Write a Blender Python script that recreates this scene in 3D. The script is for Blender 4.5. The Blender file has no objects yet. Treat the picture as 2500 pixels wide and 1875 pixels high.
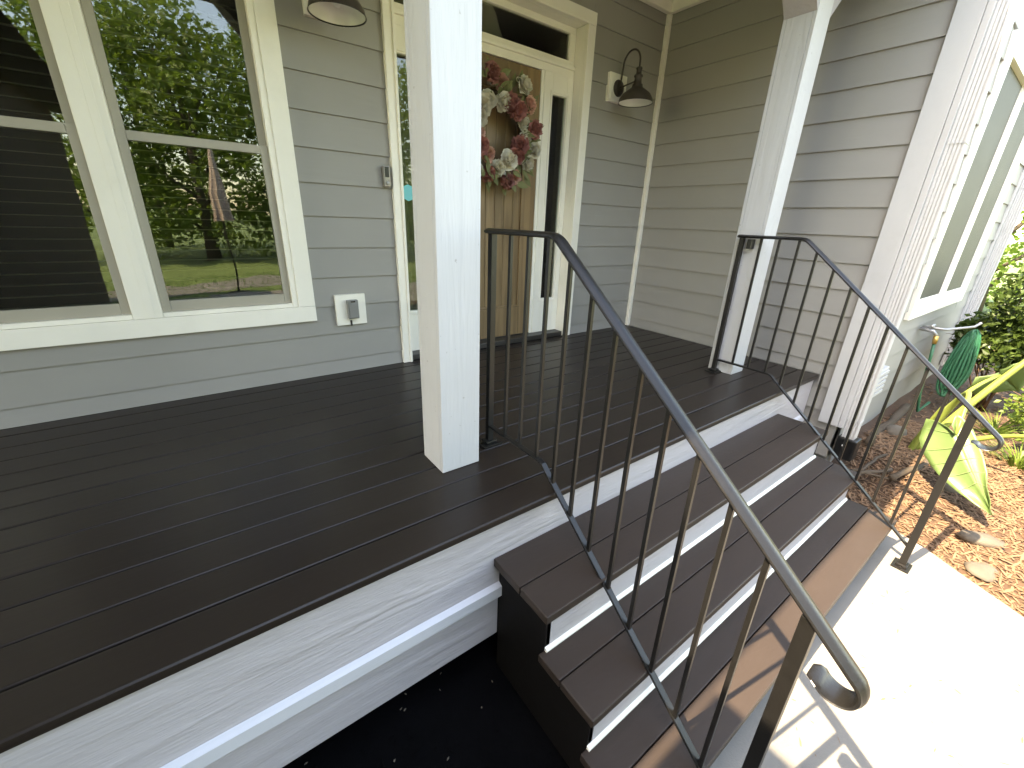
import bpy, bmesh, math, random
import numpy as np
from mathutils import Vector, Matrix

random.seed(7); rng = np.random.default_rng(11)
scene = bpy.context.scene
col = scene.collection

# ------------------------------------------------------------------ camera
cam_d = bpy.data.cameras.new('camera'); cam = bpy.data.objects.new('camera', cam_d); col.objects.link(cam)
cam.location = (-1.1136, -2.8109, 0.9933); cam.rotation_mode = 'XYZ'
cam.rotation_euler = (1.1998, -0.0349, -0.634)
cam_d.sensor_width = 36; cam_d.lens = 36 * 1019.69 / 2500; cam_d.clip_start = 0.02; cam_d.clip_end = 2000
scene.camera = cam

# ------------------------------------------------------------------ light
SUN = Vector((-0.70, 0.12, 1.0)).normalized()            # towards the sun
elev = math.asin(SUN.z); azim = math.atan2(SUN.x, SUN.y)  # azimuth from +Y, clockwise
world = bpy.data.worlds.new('World'); scene.world = world; world.use_nodes = True
wn = world.node_tree; bg = wn.nodes['Background']
sky = wn.nodes.new('ShaderNodeTexSky'); sky.sky_type = 'NISHITA'; sky.sun_disc = False
sky.sun_elevation = elev; sky.sun_rotation = azim
wn.links.new(sky.outputs[0], bg.inputs[0]); bg.inputs[1].default_value = 0.15
sun_d = bpy.data.lights.new('sun', 'SUN'); sun_d.energy = 2.15; sun_d.angle = math.radians(0.55); sun_d.color = (1, .945, .86)
sun = bpy.data.objects.new('sun', sun_d); col.objects.link(sun)
sun.rotation_euler = (-SUN).to_track_quat('-Z', 'Y').to_euler(); sun.location = SUN * 30
scene.view_settings.view_transform = 'Standard'; scene.view_settings.look = 'None'
scene.view_settings.gamma = 1; scene.view_settings.use_curve_mapping = False
scene.view_settings.exposure = 3.6
scene.view_settings.use_white_balance = True
scene.view_settings.white_balance_temperature = 9400
scene.view_settings.white_balance_tint = 12
scene.render.engine = 'CYCLES'
scene.cycles.use_denoising = True
scene.cycles.max_bounces = 10; scene.cycles.diffuse_bounces = 5; scene.cycles.glossy_bounces = 4
scene.cycles.transparent_max_bounces = 12

# ------------------------------------------------------------------ materials
def mat(name, c, rough=.6, var=.08, vscale=6, bump=0.0, bscale=60, stretch=(1, 1, 1), c2=None, spec=.5,
        rnd=.06, dirt=0.0, metal=0, trans=0.0):
    """noise-varied paint / wood / stone; stretch squeezes the noise along the grain"""
    m = bpy.data.materials.new(name); m.use_nodes = True
    nt = m.node_tree; N = nt.nodes; L = nt.links; b = N['Principled BSDF']
    tc = N.new('ShaderNodeTexCoord'); mp = N.new('ShaderNodeMapping'); mp.inputs['Scale'].default_value = stretch
    L.new(tc.outputs['Object'], mp.inputs[0])
    n1 = N.new('ShaderNodeTexNoise'); n1.inputs['Scale'].default_value = vscale; n1.inputs['Detail'].default_value = 6
    L.new(mp.outputs[0], n1.inputs[0])
    mix = N.new('ShaderNodeMix'); mix.data_type = 'RGBA'
    ca = c2 if c2 else tuple(max(0, x * (1 - 2 * var)) for x in c)
    cb = c if c2 else tuple(min(1, x * (1 + var)) for x in c)
    mix.inputs[6].default_value = (*ca, 1); mix.inputs[7].default_value = (*cb, 1)
    L.new(n1.outputs[0], mix.inputs[0])
    out = mix.outputs[2]
    if rnd:
        oi = N.new('ShaderNodeObjectInfo'); hs = N.new('ShaderNodeHueSaturation')
        mr = N.new('ShaderNodeMapRange'); mr.inputs[3].default_value = 1 - rnd; mr.inputs[4].default_value = 1 + rnd
        L.new(oi.outputs['Random'], mr.inputs[0]); L.new(mr.outputs[0], hs.inputs['Value']); L.new(out, hs.inputs['Color'])
        out = hs.outputs[0]
    if dirt:
        n3 = N.new('ShaderNodeTexNoise'); n3.inputs['Scale'].default_value = 2.3; n3.inputs['Detail'].default_value = 9
        n3.inputs['Roughness'].default_value = .7
        L.new(tc.outputs['Object'], n3.inputs[0])
        r3 = N.new('ShaderNodeMapRange'); r3.inputs[1].default_value = .55; r3.inputs[2].default_value = .8
        r3.inputs[4].default_value = dirt
        L.new(n3.outputs[0], r3.inputs[0])
        mx = N.new('ShaderNodeMix'); mx.data_type = 'RGBA'; mx.inputs[7].default_value = (c[0] * .45, c[1] * .42, c[2] * .36, 1)
        L.new(r3.outputs[0], mx.inputs[0]); L.new(out, mx.inputs[6]); out = mx.outputs[2]
    L.new(out, b.inputs['Base Color'])
    rr = N.new('ShaderNodeMapRange'); rr.inputs[3].default_value = max(.02, rough - .07); rr.inputs[4].default_value = min(1, rough + .07)
    L.new(n1.outputs[0], rr.inputs[0]); L.new(rr.outputs[0], b.inputs['Roughness'])
    b.inputs['Specular IOR Level'].default_value = spec; b.inputs['Metallic'].default_value = metal
    if bump:
        n2 = N.new('ShaderNodeTexNoise'); n2.inputs['Scale'].default_value = bscale; n2.inputs['Detail'].default_value = 5
        n2.inputs['Distortion'].default_value = .4
        L.new(mp.outputs[0], n2.inputs[0])
        bp = N.new('ShaderNodeBump'); bp.inputs['Strength'].default_value = bump; bp.inputs['Distance'].default_value = .004
        L.new(n2.outputs[0], bp.inputs['Height']); L.new(bp.outputs[0], b.inputs['Normal'])
    if trans:
        tr = N.new('ShaderNodeBsdfTranslucent'); ms = N.new('ShaderNodeMixShader'); ms.inputs[0].default_value = trans
        hs2 = N.new('ShaderNodeHueSaturation'); hs2.inputs['Value'].default_value = 1.5; L.new(out, hs2.inputs['Color'])
        L.new(hs2.outputs[0], tr.inputs[0]); o = N['Material Output']
        L.new(b.outputs[0], ms.inputs[1]); L.new(tr.outputs[0], ms.inputs[2]); L.new(ms.outputs[0], o.inputs[0])
    return m

def woodgrain(name, c, rough, axis, strength=.5, scale=9., c2=None, wear=0.0, rnd=.03, stretch=.055):
    """painted cedar-grain relief: distorted bands running along one axis"""
    m = bpy.data.materials.new(name); m.use_nodes = True
    nt = m.node_tree; N = nt.nodes; L = nt.links; b = N['Principled BSDF']
    tc = N.new('ShaderNodeTexCoord'); mp = N.new('ShaderNodeMapping')
    sc = [1, 1, 1]; sc[axis] = stretch; mp.inputs['Scale'].default_value = sc
    L.new(tc.outputs['Object'], mp.inputs[0])
    n = N.new('ShaderNodeTexNoise'); n.inputs['Scale'].default_value = scale; n.inputs['Detail'].default_value = 3
    n.inputs['Distortion'].default_value = .6; L.new(mp.outputs[0], n.inputs[0])
    mu = N.new('ShaderNodeMath'); mu.operation = 'MULTIPLY'; mu.inputs[1].default_value = 22; L.new(n.outputs[0], mu.inputs[0])
    si = N.new('ShaderNodeMath'); si.operation = 'SINE'; L.new(mu.outputs[0], si.inputs[0])
    f = N.new('ShaderNodeTexNoise'); f.inputs['Scale'].default_value = 130; f.inputs['Detail'].default_value = 3
    L.new(mp.outputs[0], f.inputs[0])
    ad = N.new('ShaderNodeMath'); ad.operation = 'MULTIPLY_ADD'; ad.inputs[1].default_value = 1.6
    L.new(f.outputs[0], ad.inputs[0]); L.new(si.outputs[0], ad.inputs[2])
    big = N.new('ShaderNodeTexNoise'); big.inputs['Scale'].default_value = 3.5; big.inputs['Detail'].default_value = 7
    L.new(tc.outputs['Object'], big.inputs[0])
    bp = N.new('ShaderNodeBump'); bp.inputs['Distance'].default_value = .0016
    ms = N.new('ShaderNodeMath'); ms.operation = 'MULTIPLY'; ms.inputs[1].default_value = strength * 1.6
    L.new(big.outputs[0], ms.inputs[0]); L.new(ms.outputs[0], bp.inputs['Strength'])
    L.new(ad.outputs[0], bp.inputs['Height']); L.new(bp.outputs[0], b.inputs['Normal'])
    mix = N.new('ShaderNodeMix'); mix.data_type = 'RGBA'
    mix.inputs[6].default_value = (*(c2 or tuple(x * .9 for x in c)), 1); mix.inputs[7].default_value = (*c, 1)
    if c2:
        mr = N.new('ShaderNodeMapRange'); mr.inputs[1].default_value = -1; mr.inputs[2].default_value = 2.4
        L.new(ad.outputs[0], mr.inputs[0]); L.new(mr.outputs[0], mix.inputs[0])
    else: L.new(big.outputs[0], mix.inputs[0])
    out = mix.outputs[2]
    if wear:
        sp = N.new('ShaderNodeTexNoise'); sp.inputs['Scale'].default_value = 42; sp.inputs['Detail'].default_value = 2
        L.new(tc.outputs['Object'], sp.inputs[0])
        mr = N.new('ShaderNodeMapRange'); mr.inputs[1].default_value = .735; mr.inputs[2].default_value = .77; mr.inputs[4].default_value = wear
        L.new(sp.outputs[0], mr.inputs[0])
        mx = N.new('ShaderNodeMix'); mx.data_type = 'RGBA'; mx.inputs[7].default_value = (.3, .28, .25, 1)
        L.new(mr.outputs[0], mx.inputs[0]); L.new(out, mx.inputs[6]); out = mx.outputs[2]
    oi = N.new('ShaderNodeObjectInfo'); hs = N.new('ShaderNodeHueSaturation')
    mr2 = N.new('ShaderNodeMapRange'); mr2.inputs[3].default_value = 1 - rnd; mr2.inputs[4].default_value = 1 + rnd
    L.new(oi.outputs['Random'], mr2.inputs[0]); L.new(mr2.outputs[0], hs.inputs['Value']); L.new(out, hs.inputs['Color'])
    L.new(hs.outputs[0], b.inputs['Base Color'])
    b.inputs['Roughness'].default_value = rough
    return m

def glass_mat(name, tint, ior=1.75):
    m = bpy.data.materials.new(name); m.use_nodes = True
    nt = m.node_tree; N = nt.nodes; L = nt.links
    N.remove(N['Principled BSDF']); o = N['Material Output']
    t = N.new('ShaderNodeBsdfTransparent'); t.inputs[0].default_value = (*tint, 1)
    g = N.new('ShaderNodeBsdfGlossy'); g.inputs['Roughness'].default_value = .012
    fr = N.new('ShaderNodeFresnel'); fr.inputs[0].default_value = ior
    tc = N.new('ShaderNodeTexCoord'); n = N.new('ShaderNodeTexNoise'); n.inputs['Scale'].default_value = 2.2; n.inputs['Detail'].default_value = 2
    L.new(tc.outputs['Object'], n.inputs[0])
    bp = N.new('ShaderNodeBump'); bp.inputs['Strength'].default_value = .03; bp.inputs['Distance'].default_value = .05
    L.new(n.outputs[0], bp.inputs['Height']); L.new(bp.outputs[0], g.inputs['Normal'])
    mx = N.new('ShaderNodeMixShader'); L.new(fr.outputs[0], mx.inputs[0]); L.new(t.outputs[0], mx.inputs[1]); L.new(g.outputs[0], mx.inputs[2])
    L.new(mx.outputs[0], o.inputs[0])
    return m

M = {}
M['siding'] = woodgrain('siding_paint', (.300, .287, .262), .62, 0, .12, rnd=.03)
M['siding_y'] = woodgrain('siding_paint_return', (.300, .287, .262), .62, 1, .12, rnd=.03)
M['trim'] = mat('white_trim_paint', (.84, .805, .715), .45, .04, 5, .12, 90, rnd=.02, dirt=.18)
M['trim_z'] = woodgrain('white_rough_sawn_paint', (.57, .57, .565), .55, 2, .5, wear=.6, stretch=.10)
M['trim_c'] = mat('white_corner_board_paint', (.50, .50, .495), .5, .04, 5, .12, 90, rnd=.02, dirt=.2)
M['ledge'] = woodgrain('white_ledge_paint', (.56, .57, .60), .5, 0, .3)  # sky light on the ledge put into a paler, bluer white
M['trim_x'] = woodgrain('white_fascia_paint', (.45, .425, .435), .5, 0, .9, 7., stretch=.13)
M['sash'] = mat('tan_sash_vinyl', (.36, .33, .27), .5, .03, 5, rnd=.02)
M['deck'] = mat('brown_deck_paint', (.023, .0165, .013), .34, .14, 3.5, .12, 40, (.15, 1, 1), rnd=.10, spec=.3)
M['tread'] = mat('brown_tread_paint', (.042, .031, .025), .45, .14, 5, .2, 70, (.3, 1, 1), rnd=.06, dirt=.2, spec=.22)
M['stringer'] = mat('dark_brown_stringer_paint', (.0055, .0045, .0042), .6, .1, 5, .1, spec=.15)  # brown paint taken near black, with the shade put into it
M['iron'] = mat('black_iron_paint', (.010, .0095, .009), .36, .15, 30, .15, 160, rnd=.05, spec=.4)
M['bronze'] = mat('dark_bronze_metal', (.035, .027, .020), .45, .15, 20, .05, 100, rnd=.02)
M['enamel'] = mat('white_lamp_enamel', (.82, .80, .74), .22, .02, 5, rnd=0)
M['bulb'] = mat('frosted_bulb', (.75, .74, .70), .3, .02, 5, rnd=0)
M['ceiling'] = mat('white_ceiling_paint', (.80, .78, .71), .6, .04, 4, .1, 40, rnd=.02)
M['glass'] = glass_mat('window_glass', (.80, .84, .80), 1.72)
M['glass2'] = glass_mat('dark_window_glass', (.72, .74, .68), 1.6)
M['screen'] = mat('solar_screen_mesh', (.060, .058, .046), .6, .1, 3, .3, 400, rnd=.05, spec=.3)
M['blind'] = mat('blind_slat_wood', (.17, .15, .115), .5, .05, 8, rnd=.05)
M['interior'] = mat('dark_interior_paint', (.030, .027, .024), .9, .1, 2, rnd=0)  # dimness of the unlit rooms put into a dark colour
M['curtain'] = mat('grey_curtain_cloth', (.42, .40, .34), .9, .08, 10, rnd=0)
M['door'] = woodgrain('stained_oak_door', (.27, .175, .088), .45, 2, .35, 11, c2=(.155, .098, .05), rnd=.09)
M['sill'] = mat('dark_bronze_sill', (.03, .027, .024), .4, .1, 8, rnd=0)
M['grey_plastic'] = mat('grey_outlet_plastic', (.20, .20, .19), .5, .04, 8, rnd=0)
M['bell'] = mat('satin_nickel_plastic', (.30, .28, .25), .35, .05, 20, rnd=0, metal=.4)
M['black_plastic'] = mat('black_plastic', (.012, .012, .012), .3, .05, 8, rnd=0)
M['teal'] = mat('teal_sticker_vinyl', (.10, .55, .60), .4, .03, 8, rnd=0)
M['gutter'] = mat('white_gutter_aluminium', (.49, .49, .485), .4, .04, 4, .03, 30, rnd=.02, dirt=.2)
M['concrete'] = mat('pale_concrete', (.20, .19, .168), .9, .14, 4, .4, 140, rnd=0, dirt=.35)
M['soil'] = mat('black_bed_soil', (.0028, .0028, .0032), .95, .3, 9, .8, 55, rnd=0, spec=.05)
M['mulchbase'] = mat('brown_mulch_soil', (.08, .046, .027), .95, .3, 14, 1, 60, rnd=0)
M['chip'] = mat('cedar_mulch_chip', (.235, .142, .082), .9, .2, 7, .3, 80, c2=(.12, .07, .04), rnd=0)
M['stone'] = mat('pale_field_stone', (.135, .115, .09), .9, .25, 9, .9, 40, rnd=.15, dirt=.5)
M['timber'] = mat('weathered_timber', (.075, .055, .036), .9, .25, 10, .7, 40, (.1, 1, 1), rnd=.12)
M['lawn'] = mat('lawn_turf', (.13, .19, .05), .95, .25, 1.2, .6, 40, rnd=0)
M['grass'] = mat('grass_blade', (.11, .21, .035), .8, .25, 3, rnd=0, trans=.3)
M['leaf_tree'] = mat('sunlit_tree_leaf', (.15, .23, .034), .55, .35, 1.5, rnd=.1, trans=.4)
M['leaf_dark'] = mat('dark_shrub_leaf', (.060, .100, .020), .42, .3, 5, rnd=.05, trans=.25)
M['leaf_bright'] = mat('azalea_leaf', (.16, .24, .045), .5, .3, 5, rnd=.05, trans=.35)
M['bark'] = mat('grey_tree_bark', (.085, .065, .048), .95, .3, 6, 1, 14, (1, 1, .25), rnd=.1)
M['twig'] = mat('brown_twig', (.16, .10, .06), .9, .2, 8, rnd=.1)
M['ear_leaf'] = mat('elephant_ear_leaf', (.125, .20, .070), .42, .12, 7, .25, 30, rnd=.08, trans=.25)
M['ear_rib'] = mat('elephant_ear_vein', (.17, .25, .095), .5, .1, 7, rnd=0, trans=.2)
M['ear_stalk'] = mat('elephant_ear_stalk', (.22, .28, .06), .45, .12, 7, .1, 30, (1, 1, .2), rnd=.08, trans=.15)
M['hose'] = mat('green_hose_rubber', (.018, .13, .065), .42, .2, 40, .3, 60, rnd=0)
M['brass'] = mat('brass_fitting', (.55, .36, .12), .35, .1, 20, rnd=0, metal=.8)
M['steel'] = mat('dull_steel_pipe', (.40, .40, .40), .4, .1, 20, rnd=0, metal=.6)
M['shingle'] = mat('grey_roof_shingle', (.10, .095, .09), .95, .2, 8, .5, 60, rnd=.1)
M['rose_w'] = mat('cream_silk_petal', (.66, .62, .52), .8, .1, 20, rnd=.06, trans=.15)
M['rose_p'] = mat('dusty_rose_silk_petal', (.42, .17, .15), .8, .2, 25, rnd=.2, trans=.15)
M['rose_pk'] = mat('blush_silk_petal', (.62, .36, .29), .8, .12, 25, rnd=.1, trans=.15)
M['silk_leaf'] = mat('olive_silk_leaf', (.17, .18, .075), .75, .2, 12, rnd=.15, trans=.15)
M['vine'] = mat('grapevine_twig', (.10, .065, .035), .9, .2, 12, .4, 60, rnd=.1)
M['canvas'] = mat('beige_umbrella_canvas', (.46, .37, .30), .9, .1, 6, rnd=0)

# ------------------------------------------------------------------ helpers
ORG = {}
def empty(name, loc, label=None, cat=None, group=None):
    o = bpy.data.objects.new(name, None); col.objects.link(o); o.location = loc; o.empty_display_size = .05
    ORG[o.name] = Vector(loc); tag(o, label, cat, group); return o
def tag(o, label=None, cat=None, group=None, kind=None):
    if label: o['label'] = label
    if cat: o['category'] = cat
    if group: o['group'] = group
    if kind: o['kind'] = kind
    return o
class MB:
    def __init__(s): s.v = []; s.f = []; s.sm = []
    def add(s, vs, fs, smooth=False):
        k = len(s.v); s.v += [tuple(v) for v in vs]; s.f += [tuple(i + k for i in f) for f in fs]; s.sm += [smooth] * len(fs); return s
    def box(s, x0, x1, y0, y1, z0, z1):
        x0, x1 = min(x0, x1), max(x0, x1); y0, y1 = min(y0, y1), max(y0, y1); z0, z1 = min(z0, z1), max(z0, z1)
        return s.add([(x0,y0,z0),(x1,y0,z0),(x1,y1,z0),(x0,y1,z0),(x0,y0,z1),(x1,y0,z1),(x1,y1,z1),(x0,y1,z1)],
                     [(3,2,1,0),(4,5,6,7),(0,1,5,4),(1,2,6,5),(2,3,7,6),(3,0,4,7)])
    def prism(s, prof, axis, a, b):
        """closed 2D profile (list of (p,q)) extruded along axis from a to b; (p,q) are the other two axes in order"""
        n = len(prof)
        def P(t, pq):
            q = list(pq); q.insert(axis, t); return q
        vs = [P(a, p) for p in prof] + [P(b, p) for p in prof]
        fs = [tuple(range(n))[::-1], tuple(range(n, 2 * n))] + [(i, (i + 1) % n, n + (i + 1) % n, n + i) for i in range(n)]
        return s.add(vs, fs)
    def lathe(s, prof, c, n=28, smooth=True, axis=2):
        vs = []; fs = []
        for r, h in prof:
            for i in range(n):
                a = 2 * math.pi * i / n; p = [r * math.cos(a), r * math.sin(a), h]
                if axis == 1: p = [p[0], p[2], p[1]]
                if axis == 0: p = [p[2], p[0], p[1]]
                vs.append((c[0] + p[0], c[1] + p[1], c[2] + p[2]))
        for j in range(len(prof) - 1):
            for i in range(n): fs.append((j * n + i, j * n + (i + 1) % n, (j + 1) * n + (i + 1) % n, (j + 1) * n + i))
        return s.add(vs, fs, smooth)
    def tube(s, pts, r, n=8, smooth=True, cap=True):
        pts = [Vector(p) for p in pts]; rr = r if hasattr(r, '__len__') else [r] * len(pts)
        vs = []; fs = []; up = None
        for i, p in enumerate(pts):
            t = (pts[min(i + 1, len(pts) - 1)] - pts[max(i - 1, 0)]).normalized()
            if up is None:
                up = Vector((0, 0, 1)) if abs(t.z) < .9 else Vector((1, 0, 0))
            a = t.cross(up).normalized(); b = a.cross(t).normalized(); up = b
            for k in range(n):
                an = 2 * math.pi * k / n; q = p + (a * math.cos(an) + b * math.sin(an)) * rr[i]; vs.append(q)
        for i in range(len(pts) - 1):
            for k in range(n): fs.append((i * n + k, i * n + (k + 1) % n, (i + 1) * n + (k + 1) % n, (i + 1) * n + k))
        if cap: fs += [tuple(range(n))[::-1], tuple(range((len(pts) - 1) * n, len(pts) * n))]
        return s.add(vs, fs, smooth)
    def sweep_x(s, path, prof, x, scale=None):
        """profile (w across X, h along path normal) swept along a path in the YZ plane"""
        n = len(prof); vs = []; fs = []
        P = [Vector((0, y, z)) for y, z in path]
        for i, p in enumerate(P):
            t = (P[min(i + 1, len(P) - 1)] - P[max(i - 1, 0)]).normalized(); nn = Vector((0, t.z, -t.y))
            if i == 0 or True:
                if nn.z < 0 and i == 0: s._flip = -1
                elif i == 0: s._flip = 1
            nn *= s._flip
            sc = scale[i] if scale else (1, 1)
            for w, h in prof: vs.append((x + w * sc[0], p.y + nn.y * h * sc[1], p.z + nn.z * h * sc[1]))
        for i in range(len(P) - 1):
            for k in range(n): fs.append((i * n + k, i * n + (k + 1) % n, (i + 1) * n + (k + 1) % n, (i + 1) * n + k))
        fs += [tuple(range(n)), tuple(range((len(P) - 1) * n, len(P) * n))[::-1]]
        return s.add(vs, fs, False)
    def build(s, name, m, parent=None, bevel=0, smooth=None, seg=2, auto=False):
        org = ORG[parent.name] if parent is not None else Vector((0, 0, 0))
        if parent is None and s.v:
            a = np.array(s.v); org = Vector(((a[:,0].min() + a[:,0].max()) / 2, (a[:,1].min() + a[:,1].max()) / 2, a[:,2].min()))
        me = bpy.data.meshes.new(name)
        me.from_pydata([(v[0] - org.x, v[1] - org.y, v[2] - org.z) for v in s.v], [], s.f)
        me.polygons.foreach_set('use_smooth', [True if smooth else (smooth is None and q) for q in s.sm])
        bm = bmesh.new(); bm.from_mesh(me)
        bmesh.ops.recalc_face_normals(bm, faces=bm.faces)
        if bevel:
            ed = [e for e in bm.edges if len(e.link_faces) == 2 and e.calc_face_angle(0) > .5]
            bmesh.ops.bevel(bm, geom=ed, offset=bevel, segments=seg, affect='EDGES', profile=.6, clamp_overlap=True)
        if auto:
            for e in bm.edges: e.smooth = e.calc_face_angle(0) < .55
        bm.to_mesh(me); bm.free()
        if auto: me.polygons.foreach_set('use_smooth', [True] * len(me.polygons))
        me.materials.append(M[m] if isinstance(m, str) else m)
        o = bpy.data.objects.new(name, me); col.objects.link(o)
        if parent is not None: o.parent = parent
        else: o.location = org
        ORG[o.name] = org
        return o
def raw(name, verts, faces, m, parent=None, smooth=False):
    me = bpy.data.meshes.new(name)
    v = np.asarray(verts, float); org = ORG[parent.name] if parent is not None else Vector((0, 0, 0))
    me.from_pydata((v - np.array(org)).tolist(), [], faces)
    if smooth: me.polygons.foreach_set('use_smooth', [True] * len(me.polygons))
    me.materials.append(M[m]); o = bpy.data.objects.new(name, me); col.objects.link(o)
    if parent is not None: o.parent = parent
    ORG[o.name] = org
    return o
def copy_tree(o, parent=None):
    c = o.copy(); col.objects.link(c); c.parent = parent
    for ch in o.children: copy_tree(ch, c)
    return c
def fnoise(x, y, s=0):
    return (math.sin(1.7 * x + 2.3 * y + s) + math.sin(3.1 * x - 2.7 * y + 1.3 * s) * .6 + math.sin(6.3 * x + 5.1 * y + 2.1 * s) * .3) / 1.9

# dimensions measured from the photograph
E_ = .178; Z1 = .0942; XC = 2.535; D = 1.82; YR = -1.905; YF = -2.05

# ================================================================== ground
def sheet(name, x0, x1, y0, y1, n, m, zf):
    nx, ny = n; xs = np.linspace(x0, x1, nx); ys = np.linspace(y0, y1, ny)
    v = [(x, y, zf(x, y)) for y in ys for x in xs]
    f = [(j*nx+i, j*nx+i+1, (j+1)*nx+i+1, (j+1)*nx+i) for j in range(ny-1) for i in range(nx-1)]
    o = raw(name, v, f, m, None, True); tag(o, kind='structure'); return o
tag(raw('ground', [(-400,-400,-.86),(400,-400,-.86),(400,400,-.86),(-400,400,-.86)], [(0,1,2,3)], 'lawn'), kind='structure')
# concrete walk with a curving bed edge
edge = [(2.42,-1.9),(2.36,-2.2),(2.27,-2.5),(2.20,-2.72),(2.105,-2.88),(1.965,-3.143),(1.72,-3.6),(1.5,-4.2),(1.4,-5),(1.4,-9)]
top = [(-.30,-1.9)] + edge + [(-.9,-9),(-.9,-4.0),(-.62,-3.2),(-.42,-2.9),(-.34,-2.6)]
n = len(top); mb = MB()
mb.add([(x, y, -.797) for x, y in top] + [(x, y, -.90) for x, y in top], [tuple(range(n)), tuple(range(n, 2*n))[::-1]] + [(i, (i+1) % n, n+(i+1) % n, n+i) for i in range(n)])
cw = mb.build('concrete_walkway', 'concrete', None); tag(cw, kind='structure')
def edge_x(y):
    for (xa, ya), (xb, yb) in zip(edge, edge[1:]):
        if yb <= y <= ya: return xa + (xb - xa) * (y - ya) / (yb - ya)
    return 2.42 if y > -1.9 else 1.4
def bed_z(x, y):
    d = max(0, x - edge_x(y)); up = min(1, d / .75); up = up * up * (3 - 2 * up)
    w = min(1, max(0, (y + 3.0) / 1.0))
    z = -.835 + min(1, d / .12) * .03 + up * (.15 + .11 * w)
    return z + .014 * fnoise(3 * x, 3 * y) * min(1, d * 4)
sheet('mulch_bed', 1.2, 9.0, -5.4, -1.55, (120, 70), 'mulchbase', lambda x, y: bed_z(x, y) if x > edge_x(y) - .03 else -.95)
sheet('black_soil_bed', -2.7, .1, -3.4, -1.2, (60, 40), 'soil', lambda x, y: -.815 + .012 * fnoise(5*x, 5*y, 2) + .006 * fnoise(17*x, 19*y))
tag(raw('far_path', [(-3.4,-10.5,-.852),(3.2,-13.5,-.852),(3.6,-11.6,-.852),(-3.0,-8.9,-.852)], [(0,1,2,3)], 'concrete'), kind='structure')

pad = MB().add([(-2.4,-4.6,-.835),(5.5,-5.3,-.835),(5.5,-9.5,-.835),(-2.4,-8.8,-.835),(-2.4,-4.6,-.95),(5.5,-5.3,-.95),(5.5,-9.5,-.95),(-2.4,-8.8,-.95)],[(0,1,2,3),(4,5,6,7),(0,1,5,4),(1,2,6,5),(2,3,7,6),(3,0,4,7)]).build('concrete_driveway','concrete'); tag(pad, kind='structure')  # added sunlit slab that bounces light up under the porch
# mulch chips: uncountable slivers
def slivers(name, pts, m, lmin, lmax, wmin, wmax, tilt=.35):
    V = []; F = []
    for (x, y, z) in pts:
        l = random.uniform(lmin, lmax) / 2; w = random.uniform(wmin, wmax) / 2; t = w * .5
        a = random.uniform(0, math.pi); p = random.uniform(-tilt, tilt)
        ux, uy, uz = math.cos(a) * math.cos(p), math.sin(a) * math.cos(p), math.sin(p)
        vx, vy = -math.sin(a), math.cos(a); b = random.uniform(-.3, .3) * w; tp = random.uniform(.3, .9)
        k = len(V); zz = z + abs(uz) * l * .6 + t
        V += [(x-ux*l-vx*w*tp, y-uy*l-vy*w*tp, zz-uz*l), (x-ux*l+vx*w*tp, y-uy*l+vy*w*tp, zz-uz*l), (x+vx*(w+b), y+vy*(w+b), zz+t*.4),
              (x+ux*l, y+uy*l, zz+uz*l), (x-vx*(w-b), y-vy*(w-b), zz+t*.4), (x, y, zz+t), (x, y, zz - t)]
        F += [(k,k+1,k+5),(k+1,k+2,k+5),(k+2,k+3,k+5),(k+3,k+4,k+5),(k+4,k,k+5),(k+1,k,k+6),(k+2,k+1,k+6),(k+3,k+2,k+6),(k+4,k+3,k+6),(k,k+4,k+6)]
    return raw(name, V, F, m)
pts = []
while len(pts) < 15000:
    near = random.random() < .75
    x = random.uniform(1.6, 3.9) if near else random.uniform(2.2, 7.5); y = random.uniform(-3.6, -2.0) if near else random.uniform(-4.6, -2.0)
    if x > edge_x(y) + random.gauss(.0, .012) and not (y > -2.1 and x > 2.5):
        pts.append((x, y, bed_z(x, y)))
o = slivers('mulch_chips', pts, 'chip', .018, .095, .004, .016); tag(o, 'reddish brown cedar mulch chips covering the planting bed', 'mulch', kind='stuff')
pts = [(random.uniform(-2.2, -.42), random.uniform(-2.5, -1.62), -.812) for _ in range(420)]
o = slivers('soil_litter', pts, 'soil', .01, .05, .003, .01, .2); tag(o, 'black bark crumbs on dark soil beside the steps', 'litter', kind='stuff')
pts = [(random.uniform(-1.4, -.42), random.uniform(-2.45, -1.64), -.806) for _ in range(34)]
o = slivers('pale_litter', pts, 'stone', .005, .014, .003, .007, .2); tag(o, 'tiny pale leaf bits scattered on the black soil', 'litter', kind='stuff')
pts = []
while len(pts) < 60:
    x = random.uniform(.1, 2.2); y = random.uniform(-3.5, -2.62)
    if x < edge_x(y) - .02: pts.append((x, y, -.797))
o = slivers('walkway_litter', pts, 'chip', .006, .04, .002, .006, .1); tag(o, 'stray chips and twigs on the pale concrete walk', 'litter', kind='stuff')

# ================================================================== house
house = empty('house', (0, 0, 0), 'grey lap-sided house with white trim around the covered porch', 'house')
WX0 = -5.2
def lap(z, h, depth=.017):
    """lap board cross-section (offset out from the wall, z): butt edge proud, top tucked in"""
    return [(0, z), (0.0015, z - .0005), (depth + .004, z), (depth + .004, z + h + .02), (depth - .003, z + h + .02)]
wall_f = MB().box(WX0, XC, .018, .05, -.05, 2.75)
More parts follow.
